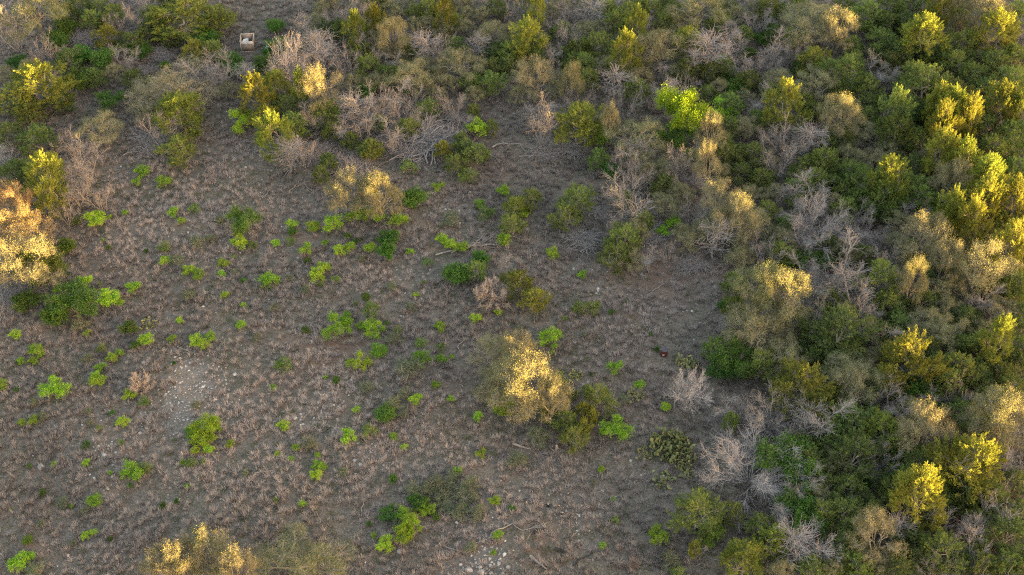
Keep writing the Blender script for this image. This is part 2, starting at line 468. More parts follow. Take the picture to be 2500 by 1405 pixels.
M['cut'] = wood_mat('cut_wood', (0.32, 0.19, 0.1), (0.5, 0.33, 0.19), 9.0)
for i in range(5): juniper('jun_g%d' % i, 10 + i, 'jun_g', H=4.4 + .25 * (i % 3), lobes=11 + i % 4)
for i in range(3): juniper('jun_y%d' % i, 30 + i, 'jun_y', H=4.4 + .3 * i, lobes=12 + i)
for i in range(3): juniper('jun_d%d' % i, 40 + i, 'jun_d', lobes=12)
juniper('jun_b0', 50, 'jun_g', H=3.2, W=3.2, lobes=16, round_=True)
for i in range(4): oak('oak_o%d' % i, 60 + i, 'oak_o', lobes=15 + 2 * i)
for i in range(3): oak('oak_t%d' % i, 70 + i, 'oak_t', lobes=18, dens=190)
oak('oak_r0', 78, 'oak_r', lobes=20, dens=230)
oak('oak_c0', 77, 'oak_t', lobes=22, dens=300)
for i in range(2): oak('oak_g%d' % i, 80 + i, 'oak_g', lobes=17, dens=260)
for i in range(6): dead('dead%d' % i, 90 + i, stems=(1, 3, 4, 6, 2, 7)[i], fan=(.1, .3, .45, .6, .25, .75)[i], nbr=(24, 14, 13, 10, 18, 9)[i], curve=.1)
dead('fan0', 100, H=3.4, W=3.0, stems=30, fan=1.3, nbr=9, curve=.03, thick=.026, wood='deadw', twig=.7)
dead('fan1', 101, H=4.6, W=3.4, stems=24, fan=1.2, nbr=13, curve=.10, thick=.04, wood='deadp')
for i in range(3): shrub('dull%d' % i, 115 + i, 'dull', lobes=3 + 2 * i, dens=200, leaf=(.05, .1))
for i in range(5): shrub('lime%d' % i, 110 + i, 'lime', lobes=8 + i, dens=240, leaf=(.04, .085), open_=.34, H=1.1)
for i in range(3): shrub('bush%d' % i, 120 + i, 'bush', lobes=8 + i, dens=420, H=1.1, W=1.3, leaf=(.05, .10))
for i in range(3): shrub('sage%d' % i, 130 + i, 'sage', lobes=7, dens=220, leaf=(.04, .09), fat=.35, stick=22, up=.7)
dead('tanb0', 140, H=1.5, W=1.3, stems=34, fan=1.25, nbr=9, curve=.03, thick=.016, wood='tanw')
shrub('limt0', 145, 'lime', W=4.0, H=4.6, lobes=15, dens=1700, leaf=(.06, .12), up=.6, stick=26, open_=.44)
for i in range(2): shrub('limb%d' % i, 146 + i, 'lime', W=2.0, H=1.7, lobes=12, dens=460, leaf=(.045, .09), stick=18, open_=.42)
for i in range(2): shrub('bushb%d' % i, 148 + i, 'bush', W=3.0, H=2.6, lobes=13, dens=560, leaf=(.07, .13), stick=20, open_=.40)
for i in range(3): brush('brush%d' % i, 150 + i, n=120)
for i in range(3): cactus('cact%d' % i, (160, 171, 162)[i], n=34)
cactus('cactb0', 165, W=3.0, n=120)
for i in range(3): fallen('fall%d' % i, 170 + i, side=(4, 7, 2)[i], bend=(.25, .35, .6)[i])
fallen('char0', 180, side=1, mat='char', r=.07, L=2.4); fallen('char1', 181, side=0, mat='char', r=.08, L=1.0)
fallen('logg0', 182, side=0, mat='log', r=.13, L=1.6, bend=.08)
for i in range(4): stone('ston%d' % i, 190 + i)
stump('stmp0', 200); stump('stmc0', 201, 'char')
# ------------------------------------------------------------------ what stands where: kind, photo position and width of its crown (L: its top catches the sun)
TABLE = '''
Og 90 28 150 L
D 33 75 85 L
B 165 70 45
B 140 102 48
Jy 260 88 52
B 253 143 54
F 205 95 80
F 95 122 85
D 115 130 70
Jy 98 207 125 L
B 200 195 55
B 162 200 32
J 35 240 70
J 227 47 46
J 275 35 48
D 325 40 70
Jy 365 35 42
Jy 458 38 150
J 520 45 60
B 497 95 55
Jy 475 122 55
F 385 132 75 | tangle of bleached dead limbs lying in the grass above the sprawling tan oak
B 403 158 20
Ot 430 212 190 | sprawling tan olive oak, widest crown left of the wooden box blind
Ot 350 268 65
O 240 312 98
Jy 440 280 105 L h=4.9 | juniper with orange sunlit face below the sprawling tan oak
J 436 370 66
F 372 345 110
D 395 330 70
J 95 338 66
Jy 110 425 85 L
D 205 405 90
D 175 350 60
S 348 418 30
S 335 443 22
S 403 445 28
B 270 246 55
D 545 175 85
B 560 152 46
B 583 170 40
D 505 190 70
J 520 120 40
Jd 20 330 60
Jd 30 430 70
J 60 415 50
D 20 380 60
Jd 145 245 60
J 70 270 60
B 674 64 34
B 684 112 46
B 655 130 24
B 640 160 45
Df 704 152 84 L h=4.9 | small dead tree glowing peach just right of the dark bushes by the box blind
Jy 674 205 62
Jy 624 228 72 L
Jy 648 285 56
S 589 294 56 | fresh green leafy tree at the left foot of the gold-tipped junipers
Jy 668 328 78 L
J 725 305 56
Jd 700 262 60
Ot 780 212 98 L h=6.0 | tall bare-stemmed oak with round golden crown at the head of the clearing
Jy 735 218 36 L
D 820 40 70
D 800 108 80
D 860 45 65
D 768 100 60
D 795 158 75
D 740 60 60
D 845 130 65
Jy 868 76 46 L
Jy 915 55 40 L
Ot 958 85 80 L
O 960 125 70
J 900 162 60
B 900 218 48
O 1000 185 100
O 1122 165 105
Jy 1087 36 44 L
J 1045 25 50
O 1040 62 50
D 1033 108 70
O 1135 65 45
O 1082 75 50
Ot 1202 84 76 | pale-trunked tan oak standing alone left of the top clearing
O 1180 35 45
B 1000 222 26
D 862 255 75
D 915 262 75
D 950 255 70
D 985 280 70
D 1010 250 55
D 890 305 70
J 1047 265 44
J 925 300 38
J 996 313 46
Jb 904 367 44 | ball-shaped deep green juniper at the edge of the grey brush heap
J 858 345 34
J 803 394 30
J 781 428 30
S 995 407 36
F 1052 335 175 | broad grey heap of felled dead poles right of the ball-shaped juniper
F 1010 365 110
F 866 400 125 | low grey heap of criss-cross poles under the ball-shaped juniper
F 705 365 100
F 770 370 90
F 960 330 120
F 1110 345 90
F 930 290 90
F 1020 300 100
F 1390 360 90
F 1330 370 80
F 1560 520 90
F 1900 1030 110
D 690 380 70
D 841 318 56
D 770 290 55
D 740 370 65
D 960 340 60
Jy 1082 365 36
S 1165 311 42
J 1200 312 24
J 1157 275 26
J 1165 375 48
J 1110 400 42
Jd 1135 362 40
Jd 1125 345 34
S 1140 430 40
S 1070 457 25
S 1229 468 28
Jy 1312 22 32 L
D 1265 30 60
O 1245 75 50
Jy 1287 94 72 L
J 1290 55 40
D 1362 108 66
D 1345 58 50
D 1440 45 60
D 1400 90 60
O 1434 74 60
J 1458 112 60
J 1427 160 56
J 1505 55 52
Jy 1551 64 54 L
J 1560 20 44
J 1620 60 46
J 1480 25 50
D 1395 25 55
J 1400 150 45
Jy 1528 130 66 L
O 1605 117 112
O 1555 190 66
O 1480 162 62
Jy 1678 105 72
J 1676 172 54
Og 1712 27 135 | broad pale green oak touching the top edge of the view
J 1640 20 46
J 1755 55 50
D 1735 110 95
D 1700 150 70
D 1790 110 70
Ot 1305 187 90 L
D 1324 300 75 L
D 1300 280 60
D 1345 270 60
Ot 1394 197 56 L
D 1420 238 66
D 1476 212 70
D 1528 250 80
D 1500 280 55
D 1645 225 80
D 1590 235 60
Jy 1417 300 104 r=20 | large yellow-green juniper on a leaning bare trunk at the clearing head
Ot 1491 296 40 L | small twisted oak with sunlit cap beside the leaning-trunk juniper
S 1667 288 104 L h=6.0 | lime green tree brightly sunlit among grey dead stems
B 1650 332 70
S 1755 275 66
Ot 1738 324 72 L
O 1818 312 68
Ot 1728 395 62 L
O 1762 420 50
O 1553 335 125
D 1555 375 75
S 1470 340 36
J 1460 385 40
B 1495 418 42
D 1660 388 56 L
O 1622 412 64
O 1590 420 60
D 1560 425 70
B 1770 190 26
B 1800 214 46
B 1828 130 34
D 1815 165 60
F 1785 190 80
D 1850 250 60
O 1990 58 150 h=4.4 | left lobe of a great tan oak crown near the top edge
Ot 2048 68 90 L | peach-topped tan oak at the right shoulder of the great tan crown
J 1880 25 62
J 1940 20 60
B 1880 64 30
B 1862 95 36
D 1880 130 65
D 1935 125 60
Jy 1984 150 72
J 2065 185 88
D 2141 177 75
O 1905 195 74
O 1998 200 95
O 1950 215 60
Jy 1917 258 88 L
Ot 2054 278 98 L
O 2118 331 82
O 2066 375 54
O 2138 395 82
D 1925 345 95 | tall grey dead tree with feathery top left of the olive oaks
D 1910 400 75
D 1962 330 75
D 1880 330 60
D 1990 340 60
J 2011 400 70
J 2080 425 62
J 2185 270 62 L
J 2188 325 76
J 2240 190 74
J 2258 215 110
J 2330 160 64
J 2375 190 64
Jd 2300 130 70
Jy 2256 92 95 L
J 2120 40 70
J 2170 20 64
Jd 2205 60 70
J 2345 110 70
Jy 2290 25 60 L
Ot 2320 15 60 L
Ot 2410 32 100 L
Jy 2430 82 92 L
Jd 2200 130 70
J 2150 100 60
Jd 2430 160 80
J 2480 150 70
J 2480 30 60
J 2470 205 80
Jd 2330 230 80
Jd 2400 225 70
Jy 2290 260 54 L
Jy 2325 272 78 L h=6.0 | gold-topped juniper, brightest of the upper right canopy
Jy 2300 308 62 L
Jy 2362 292 60 L
Jy 2440 258 74 L
Jy 2486 275 62 L
Jd 2240 280 70
Jd 2400 320 80
J 2470 340 80
Jy 2296 372 72 L
Jy 2350 396 72 L
J 2245 345 60
J 2425 372 78
Jy 2410 440 82 L
J 2485 420 70
Ot 2328 440 84 L
Jd 2225 410 70
Jy 2170 440 74 L
J 2230 460 64
J 2110 450 84
J 2160 485 74
J 2250 490 70
J 2030 450 50
Jy 2400 490 78 L
Jy 2472 492 82 L
Jy 2370 548 74 L
Jy 2318 520 60 L
Jd 2440 550 80
Jy 2470 602 90 L
O 2190 540 60
Ot 2258 582 112 L | golden topped oak, leftmost of the two sunlit oaks at right
Ot 2310 632 74 L
Ot 2400 655 125 L | wide peach-gold oak, rightmost of the two sunlit oaks at right
O 2350 700 80
O 2290 705 82
Ot 2230 680 66 L
J 2152 688 96
DF 1984 555 140 | largest tangle of grey dead stems among the right-hand oaks
D 2050 548 75
D 2131 562 70
D 2105 590 60
D 1950 580 70
D 2062 680 110
D 2095 730 90
D 2170 625 70
D 2010 670 60
D 2000 480 70
D 1930 470 65
J 2060 470 50
B 1920 640 36
B 1962 630 48
B 2012 636 42
B 1880 600 40
Og 1855 700 120 L h=5.6
Ot 1915 720 125 L h=5.9 | bright gold oak top, the sunniest crown right of the clearing
O 1850 800 140 h=4.2
O 1905 800 90
D 2010 775 85 r=250 | pale lichened dead tree jutting right of the bright gold oak
D 1992 700 65
Jd 2060 812 130
Jd 2010 858 80
D 2130 812 70
J 2158 815 52
O 2270 790 95
O 2315 812 100
O 2220 825 75
Jd 2360 780 70
Jy 2218 882 112 L h=5.6 | gold-tipped juniper below the dark gap in the right-hand forest
Jy 2432 832 66 L
J 2392 845 80
Ot 2450 765 80
D 2390 740 66
J 2485 700 70
Jd 2475 800 60
O 1924 868 105
J 1992 872 46
O 2068 912 112
Jd 2490 890 60
J 2440 910 60
J 2340 900 70
O 2160 860 70
Jy 1961 950 130
O 2088 936 130
B 2250 955 85
D 2178 985 85
Jy 2150 1055 92
Jd 2080 1030 110
Ot 2260 1048 122 L
Ot 2454 1022 140 L h=5.8 | golden oak cut by the right edge low in the view
O 2375 1042 95
D 1990 1040 95 h=4.2
D 1890 1020 95
D 1935 1045 70
Jy 2366 1140 130 L
J 2400 1215 95
Jy 2245 1210 110 L
Jd 2090 1120 115
Jd 2235 1135 90
Ot 2140 1305 120 L h=4.9 | rounded tan oak with sunlit lower right flank near the bottom edge
J 2296 1348 92
B 1965 1252 92
B 2102 1180 34
DF 1976 1331 150 h=2.7
D 1930 1355 90
Jy 1893 1318 74
J 1858 1290 60
D 2290 1392 80
D 2400 1290 110
D 2330 1285 80
D 2465 1130 85
D 2440 1230 80
Jd 2462 1310 110
J 2395 1385 70
D 1922 1262 45
F 2090 1240 70
F 2135 1150 80
D 2150 1135 75
D 2190 1270 70
J 2060 1370 60
Jd 2480 1180 60
D 2340 970 70
F 2300 990 90
D 2260 960 60
B 1925 1135 120
DF 1835 1145 215 h=3.3 | great grey dead tree with rounded crown of bare twigs at lower right
Df 1685 955 86 h=2.9 | starburst of pale pink bare branches alone in the lower right clearing
D 1788 996 66
D 1815 1012 62
F 1825 1038 80
J 1785 1030 32
J 1700 1258 98
S 1737 1298 56
S 1605 1310 40
Jy 1695 1342 26
Jy 1820 1368 95
J 1790 1255 45
B 1795 885 85
B 1760 905 60
J 1855 890 70
J 1745 855 50
Jy 1255 505 46
S 1278 518 34
J 1248 548 46
J 1298 484 42
S 1230 590 26 h=1.3 | slim bright sapling just above the pale snag
J 1410 490 66
J 1382 530 56
F 1470 525 66
F 1425 585 95
S 1349 617 27
D 1551 490 115 r=60
D 1500 480 70
J 1530 490 38
J 1570 540 44
S 1642 545 30
S 1618 566 28
D 1690 515 60
F 1600 575 80
O 1620 500 70
O 1660 470 60
Ot 1755 490 100 L h=5.2
Ot 1795 530 100 L
O 1845 545 92
D 1750 600 75
F 1690 645 80
O 1808 630 66
O 1720 560 60
O 1800 600 50
J 1790 690 46
Dt 1224 650 34 h=2.9 | pale leafless snag in the middle of the clearing
T 1200 715 80 | round tan twiggy bush at the foot of the pale snag
Jy 1262 690 62
Jy 1305 730 56
S 1414 752 33
S 1447 750 34
S 1345 825 46
S 1216 763 16
B 1768 745 24
Jy 1792 748 44
D 1768 790 45
O 1790 830 60
P 1672 884 46
P 1692 893 36
S 1502 898 32
Ot 848 464 90 L h=5.3 | sun-tipped oak, left of the pair at the head of the clearing
Ot 922 474 98 L h=5.4 | sun-gilded oak, right of the pair at the head of the clearing
B 1008 483 50
S 1171 499 23
S 1187 520 36
S 814 547 42
S 873 522 44
S 922 524 36
S 972 537 36
S 766 554 28
S 715 549 22
B 715 567 20
S 709 589 20
S 674 594 18
G 617 596 22
S 747 609 28
S 792 594 16
S 827 612 26
S 853 604 26
B 848 577 15
B 871 589 15
S 901 606 24
B 943 617 32 h=1.8
B 946 585 38
S 1000 614 15
S 1042 641 22
S 1080 585 25
S 1101 598 32
S 1129 604 26
G 1102 536 44
B 1113 672 50
J 1162 661 46
B 1170 633 36
S 787 652 26
S 776 668 35
S 781 694 14
S 657 681 38
S 649 697 24
G 705 680 20
G 958 703 28
G 745 709 26
G 670 753 26
Jd 906 759 29
S 822 797 58
S 846 771 18
S 881 796 20
S 911 803 44
S 971 805 20
G 963 828 40
S 1028 838 26
S 1075 798 26
S 1075 848 22
S 1164 778 22
S 926 858 34
S 876 883 44
S 692 891 37
S 1028 879 38
G 998 897 62
S 1077 876 24
S 306 520 13
S 421 520 22
S 473 510 26
S 445 540 16
B 592 544 66 | dusky green spreading bush, largest in the upper left clearing
P 539 540 30
S 584 590 33
S 617 599 18
G 482 590 36
G 517 584 28
S 401 604 28
S 403 637 22
G 430 637 34
S 460 660 26
S 485 672 24
S 547 644 22
G 574 664 20
S 324 701 27
S 268 729 42
S 294 741 15
G 460 721 36
S 548 720 18
S 594 746 14
B 316 799 33
P 361 791 36
G 194 793 44
S 587 795 20
S 478 830 28
S 515 823 22
S 495 842 26
S 358 831 28
B 331 843 20
S 418 829 18
S 248 851 22
S 271 873 22
S 289 861 18
G 214 876 30
S 38 818 24
S 90 856 34
S 82 881 20
S 244 897 22
S 234 917 22
S 211 815 16
Or 20 495 100 L h=5.0
Jy 125 478 62 L h=4.7
D 185 470 75
D 240 480 65
D 205 440 65
D 160 520 55
Or 45 565 130 L h=5.4
Ot 60 640 150 L h=5.4 | wholly golden oak glowing at the left edge
S 235 535 40
S 187 540 22
B 165 602 34
J 98 640 90
S 210 690 26 h=1.5
B 182 740 92
B 138 770 50
B 62 735 52
S 137 708 16
F 25 735 90
F 85 700 80
J 130 655 50
S 131 950 54
S 237 929 32
G 84 981 22
S 316 966 28
S 352 981 24
T 340 936 56 | dry tan twiggy bush left of the pale stone patch
S 54 1033 18
S 80 1028 22
G 104 1017 26
S 300 1031 26
S 295 1080 15
S 503 1046 60
S 521 1038 34
S 470 1056 30
S 492 1074 40
S 510 1098 22
S 478 1100 18
S 467 1131 24
S 448 1130 13
S 496 1130 13
S 324 1152 42
S 354 1144 30
S 232 1225 28
G 207 1247 24
S 43 1376 40
S 68 1358 26
G 83 1392 46
S 457 1188 12
S 5 938 26
Ot 425 1382 130 L h=5.4
O 500 1362 135 L h=5.0 | gold-spotted oak crown cut by the bottom edge
Ot 570 1395 105 L h=5.0
Og 730 1392 215 h=3.6 | olive green tree cut by the bottom edge right of the gold-spotted oak
S 692 1040 25
G 758 1085 40
S 722 1094 15
S 776 1112 15
S 775 1136 24
S 772 1161 24
S 792 1143 12
S 667 947 15
S 850 1067 34
S 900 1053 33
S 960 1067 18
S 985 1092 14
G 960 988 42
B 942 1012 40
G 985 1010 26
S 1013 975 26
G 990 962 36
S 1064 941 18
G 898 947 36
S 1166 1017 22
S 1175 1108 23
S 1116 1152 22
G 1078 1220 40 h=.7
G 1155 1213 32
B 949 1256 36 h=.7
S 988 1260 36
S 1002 1281 46
S 988 1306 40
S 1044 1220 16
S 1042 1245 34
B 1017 1224 32
B 1064 1263 15
G 1118 1245 36
S 1134 1238 17
S 1209 1224 22
S 1218 1306 20
S 938 1330 36
S 913 1308 14
G 1150 1335 32
G 1100 1188 36
G 962 1248 44 h=.7
G 1010 1198 44 h=.7
G 1046 1196 40 h=.7
G 1082 1196 46 h=.7
G 1092 1240 42 h=.6
G 1130 1206 48 h=.7
G 1062 1178 44
G 1122 1256 40 h=.6
G 1164 1252 44 h=.7
G 972 1278 40 h=.6
B 1030 1240 34
G 1150 1180 40
G 1108 1160 36
Ot 1287 938 165 h=5.9 L v=3 | central golden oak, the lone sunlit tree in the middle of the clearing
Ot 1203 875 112 h=4.1 | tan grey oak crown tucked behind the upper left of the central golden oak
Ot 1264 862 84 h=5.0 L
Ot 1345 975 78 h=5.2 L
Ot 1205 945 85 h=3.6
S 1232 988 46
S 1222 1002 26
J 1459 972 68
S 1502 1047 60
J 1383 1029 46
Jy 1423 1004 36
Jy 1426 1044 30
J 1401 1069 52
Jy 1446 1019 24
G 1315 1065 52
B 1340 1015 40
S 1398 963 26
B 1365 927 30
G 1261 1123 46
S 1560 940 22
P 1552 965 42
G 1525 973 26
P 1405 918 34
P 1639 1087 92 | broadest prickly pear patch, left of the great grey dead tree
P 1667 1118 58
P 1574 1108 40
P 1617 1170 50
P 1678 1155 36
G 1639 1371 46
S 1655 1400 30
K 1360 1094 22 | weathered grey stump with splayed roots below the yellow-green juniper clump
L 1275 1092 28 r=-20
f 1265 1303 90 r=12 | long curved fallen pole left of the bottom charred logs
c 1318 1296 30 r=25
L 1315 1375 32 r=-42 | thick weathered log lying near the bottom middle
X 1338 1234 14
X 1365 1238 14
X 1374 1256 16
X 1387 1207 12
K 1286 1229 15
K 1419 1238 13
K 1725 1338 28 | pale broken stump below the double-toned juniper at lower right
c 1423 1367 38 r=35
c 1385 1355 40 r=-30
f 670 1168 68 r=-5 | curved pale fallen branch alone in the lower left grass
f 1100 1358 60 r=-35
f 1120 1352 54 r=-28
f 893 1222 56 r=80
f 1352 515 40 r=75
f 757 470 46 r=-60
f 728 455 48 r=50
f 1150 612 130 r=10 | long dead pole lying right of the bright saplings near the snag
f 1170 604 110 r=18
f 1200 606 80 r=-8
f 455 862 50 r=-38
f 332 777 20 r=-70
f 890 582 34 r=40
f 1520 800 44 r=10
f 1310 388 66 r=-12
f 1270 372 90 r=-14
f 925 1045 38 r=-40
f 955 1035 34 r=70
f 1040 755 40 r=-40
f 1430 1085 50 r=-60
f 606 138 34 r=-38
f 1130 420 60 r=-50
f 1190 385 80 r=-35
f 660 470 40 r=60
f 1010 800 30 r=-80
f 1250 585 60 r=-20
f 1150 835 50 r=40
f 480 770 34 r=-50
f 650 620 30 r=80
f 1550 1265 40 r=-40
f 1415 1300 40 r=35
f 700 1250 36 r=-20
f 1380 660 30 r=80
f 1620 700 50 r=30
f 1000 905 36 r=15
s 790 975 13
s 779 983 11
s 815 990 9
s 770 962 8
s 720 1021 11
s 705 1019 8
s 734 1012 7
s 1175 1398 18
s 1146 1392 18
s 1218 1376 11
s 1172 1385 12
s 1125 1378 11
s 1171 1314 9
s 1172 1322 8
s 1182 1342 8
s 1228 1400 10
s 975 1347 15
s 1012 1195 9
s 938 1118 10
s 866 1124 11
s 166 1356 12
s 240 1090 10
s 100 1140 17
s 230 1168 9
s 600 408 7
s 1620 1163 9
s 1140 880 6
s 1100 520 9
s 1120 515 8
s 1148 470 8
s 1690 760 8
s 1745 700 8
s 1460 705 9
s 1540 1125 9
s 880 1135 12
s 255 1110 14
s 1240 1385 11
s 1195 1365 8
s 340 975 8
s 1045 1330 10
'''
# ------------------------------------------------------------------ placing things; each first of a kind and its parts are copied for the next
KIND = {  # code: (object name, category, group, prototype keys, pixel anchor as share of height, default height per width)
    'J': ('juniper_tree', 'juniper', 'green junipers', ['jun_g%d' % i for i in range(5)], .55, 1.2),
    'Jy': ('juniper_tree', 'juniper', 'yellow-green junipers', ['jun_y%d' % i for i in range(3)], .55, 1.2),
    'Jd': ('juniper_tree', 'juniper', 'dark junipers', ['jun_d%d' % i for i in range(3)], .5, 1.0),
    'Jb': ('juniper_tree', 'juniper', 'green junipers', ['jun_b0'], .5, 1.05),
    'O': ('live_oak', 'oak tree', 'olive oaks', ['oak_o%d' % i for i in range(4)], .62, .85),
    'Ot': ('live_oak', 'oak tree', 'tan oaks', ['oak_t%d' % i for i in range(3)] + ['oak_c0'], .62, .85),
    'Or': ('live_oak', 'oak tree', 'tan oaks', ['oak_r0'], .62, .85),
    'Og': ('live_oak', 'oak tree', 'green oaks', ['oak_g%d' % i for i in range(2)], .62, .8),
    'D': ('dead_tree', 'dead tree', 'bare grey dead trees', ['dead%d' % i for i in range(6)], .55, 1.35),
    'Dt': ('dead_tree', 'dead tree', 'bare grey dead trees', ['dead0'], .5, 1.6),
    'DF': ('dead_tree', 'dead tree', 'bare grey dead trees', ['fan1'], .45, .8),
    'Df': ('dead_tree', 'dead tree', 'bare grey dead trees', ['fan0'], .45, .8),
    'S': ('green_shrub', 'shrub', 'fresh green shrubs', ['lime%d' % i for i in range(5)] + ['dull1'], .5, .85),
    'B': ('leafy_bush', 'bush', 'dark green bushes', ['bush%d' % i for i in range(3)], .5, .85),
    'G': ('sage_shrub', 'shrub', 'grey-green shrubs', ['sage%d' % i for i in range(3)], .5, .7),
    'T': ('dry_bush', 'bush', 'dry tan bushes', ['tanb0'], .5, .75),
    'F': ('brush_pile', 'brush pile', 'heaps of dead brush', ['brush%d' % i for i in range(3)], .4, .24),
    'P': ('prickly_pear', 'cactus', 'prickly pear patches', ['cact1'], .4, .35),
    'f': ('fallen_branch', 'branch', 'branches fallen in the grass', ['fall%d' % i for i in range(3)], .1, 0),
    'c': ('charred_log', 'log', 'charred logs', ['char0', 'char1'], .1, 0),
    'X': ('charred_stump', 'stump', 'charred stumps', ['stmc0'], .3, .6),
    'L': ('fallen_log', 'log', 'weathered logs', ['logg0'], .1, 0),
    's': ('limestone_rock', 'rock', 'loose pale rocks', ['ston%d' % i for i in range(4)], .2, .5),
    'K': ('tree_stump', 'stump', 'weathered stumps', ['stmp0'], .3, .6),
}
TREE = ('J', 'Jy', 'Jd', 'Jb', 'O', 'Ot', 'Og', 'Or', 'D', 'Dt', 'DF', 'Df')
prng = np.random.default_rng(7)
rows = []
for line in TABLE.strip().splitlines():
    body, _, lab = line.partition('|')
    f = body.split()
    opt = {k: float(v) for k, v in (q.split('=') for q in f[4:] if '=' in q)}
    rows.append(dict(k=f[0], x=float(f[1]), y=float(f[2]), w=float(f[3]), lit='L' in f[4:], o=opt, lab=lab.strip()))

# ------------------------------------------------------------------ more trees of the same kinds where the forest closes up
FOREST = [(1760, 0, 2500, 560, 'Jd J J Jd O D J'), (1900, 560, 2500, 1405, 'Jd J D J O Jd'), (560, 0, 1760, 235, 'D D O J Jd O'), (740, 0, 1300, 220, 'O J Og Jd D'), (1250, 0, 1900, 230, 'O J D J'), (0, 0, 420, 215, 'D J Jd B F O'), (1500, 380, 1900, 640, 'D O D J'), (700, 235, 1130, 330, 'D D J')]
frng = np.random.default_rng(5)
def fill(n_try):
    for x0, y0, x1, y1, ks in FOREST:
        ks = ks.split()
        for _ in range(int((n_try if x1 > 1950 else n_try * 1.6) * (x1 - x0) * (y1 - y0) / 4e5)):
            x, y = float(frng.uniform(x0, x1)), float(frng.uniform(y0, y1))
            if 540 < x < 740 and y < 190: continue
            if min((math.hypot(x - r['x'], y - r['y']) - .30 * r['w'] for r in rows)) < 13: continue
            k = ks[int(frng.integers(len(ks)))]
            w = float(frng.uniform(46, 74)) * (.75 + .5 * y / 1405)
            rows.append(dict(k=k, x=x, y=y, w=w, lit=False, o={}, lab=''))
fill(620)
# low seedlings and tussocky shrubs across the open clearing
CLEAR = [(180, 470, 1500, 1380, 120), (1300, 600, 1640, 1380, 24), (20, 820, 300, 1380, 22)]
for x0, y0, x1, y1, n in CLEAR:
    for _ in range(n):
        x, y = float(frng.uniform(x0, x1)), float(frng.uniform(y0, y1))
        if min((math.hypot(x - r['x'], y - r['y']) - .5 * r['w'] for r in rows)) < 12: continue
        k = ('S', 'G', 'S', 'B')[int(frng.integers(4))]
        rows.append(dict(k=k, x=x, y=y, w=float(frng.uniform(8, 20)) * (1.5 if k == 'G' else 1), lit=False, o={}, lab=''))

sources = {}
def put(key, name, loc, rz, sxy, sz):
    """a thing at LOC: an Empty with the parts of prototype KEY; the first one is built, the others are copies of it and of each of its parts"""
    pr = PROTO[key]
    if (key, name) not in sources:
        root = link(name, None)
        root.empty_display_size = .5
        kids = [link(n, me, root) for n, me in pr['parts']]
        sources[(key, name)] = (root, kids)
    else:
        r0, k0 = sources[(key, name)]
        root = r0.copy(); COL.objects.link(root)
        for c0 in k0:
            c = c0.copy(); COL.objects.link(c); c.parent = root
    root.location = loc; root.rotation_euler = (0, 0, rz); root.scale = (sxy, sxy, sz)
    return root

for r in rows:
    name, cat, grp, keys, anchor, hw = KIND[r['k']]
    h = r['o'].get('h')
    key = keys[int(r['o']['v'])] if 'v' in r['o'] else keys[int(prng.integers(len(keys)))]
    big = {'S': ['limt0'] if r['w'] > 85 else ['limb0', 'limb1'] if r['w'] > 43 else None, 'B': ['bushb0', 'bushb1'] if r['w'] > 54 else None, 'P': ['cactb0'] if r['w'] > 55 else None}.get(r['k'])
    if big: key = big[int(prng.integers(len(big)))]
    pr = PROTO[key]
    x, y, t = at(r['x'], r['y'], 1.0)
    wm = r['w'] * mpp(t)
    if h is None:
        if hw == 0: h = pr['h'] * min(1.0, wm / pr['w'])
        else:
            h = wm * hw * float(prng.uniform(.9, 1.12))
            if r['k'] in TREE:
                lim = shade_height(x, y)
                h = (lim + float(prng.uniform(.5, 1.15)) + (.3 if r['k'] == 'Jy' else 0)) if r['lit'] else min(max(h, 2.2), lim - .15)
    x, y, t = at(r['x'], r['y'], h * anchor)
    wm = r['w'] * mpp(t)
    wm *= {'J': 1.25, 'O': 1.07, 'D': 1.15, 'S': 1.14, 'B': 1.15}.get(r['k'][0], 1.0)
    r['base'] = (x, y); r['h'] = h; r['wm'] = wm
    sxy = wm / pr['w']
    rz = R(r['o']['r']) if 'r' in r['o'] else float(prng.uniform(0, 6.28))
    r['ob'] = put(key, name, (x, y, float(gz(x, y)) - (h * .3 if r['k'] == 's' else 0)), rz, sxy, h / pr['h'])
    r['ob']['category'] = cat; r['ob']['group'] = grp

# ------------------------------------------------------------------ labels
MARK = [(604, 108, 'the wooden box blind'), (887, 470, 'the sunlit clearing-head oak pair'), (1270, 920, 'the central golden oak'), (45, 610, 'the left-edge golden oak'),
        (1620, 858, 'the rusty drum'), (470, 950, 'the pale stone patch'), (1990, 65, 'the great tan oak crown'), (1830, 1140, 'the great grey dead tree'),
        (1685, 955, 'the pink starburst tree'), (1667, 285, 'the lime green tree'), (500, 1360, 'the gold-spotted bottom oak'), (740, 1385, 'the olive bottom-edge tree'),
        (1639, 1095, 'the broad cactus patch'), (904, 367, 'the ball-shaped juniper'), (1430, 752, 'the twin round green shrubs'), (1900, 730, 'the bright gold oak'),
        (1052, 335, 'the broad brush heap'), (1224, 650, 'the pale snag'), (2454, 1022, 'the corner golden oak'), (430, 212, 'the sprawling tan oak'),
        (704, 150, 'the peach dead tree'), (2258, 582, 'the golden topped oak'), (2218, 882, 'the gold-tipped juniper'), (1984, 555, 'the largest dead tangle'),
        (440, 280, 'the orange-faced juniper'), (2325, 272, 'the brightest gold-topped juniper'), (780, 212, 'the round-crowned golden oak'), (1417, 300, 'the leaning-trunk juniper'),
        (503, 1050, 'the bright bush cluster'), (1712, 27, 'the broad top-edge oak'), (1202, 84, 'the pale-trunked oak'), (1000, 1285, 'the bottom green thicket'), (592, 544, 'the dusky spreading bush'),
        (2140, 1305, 'the rounded bottom-right oak'), (1700, 1262, 'the two-toned juniper')]
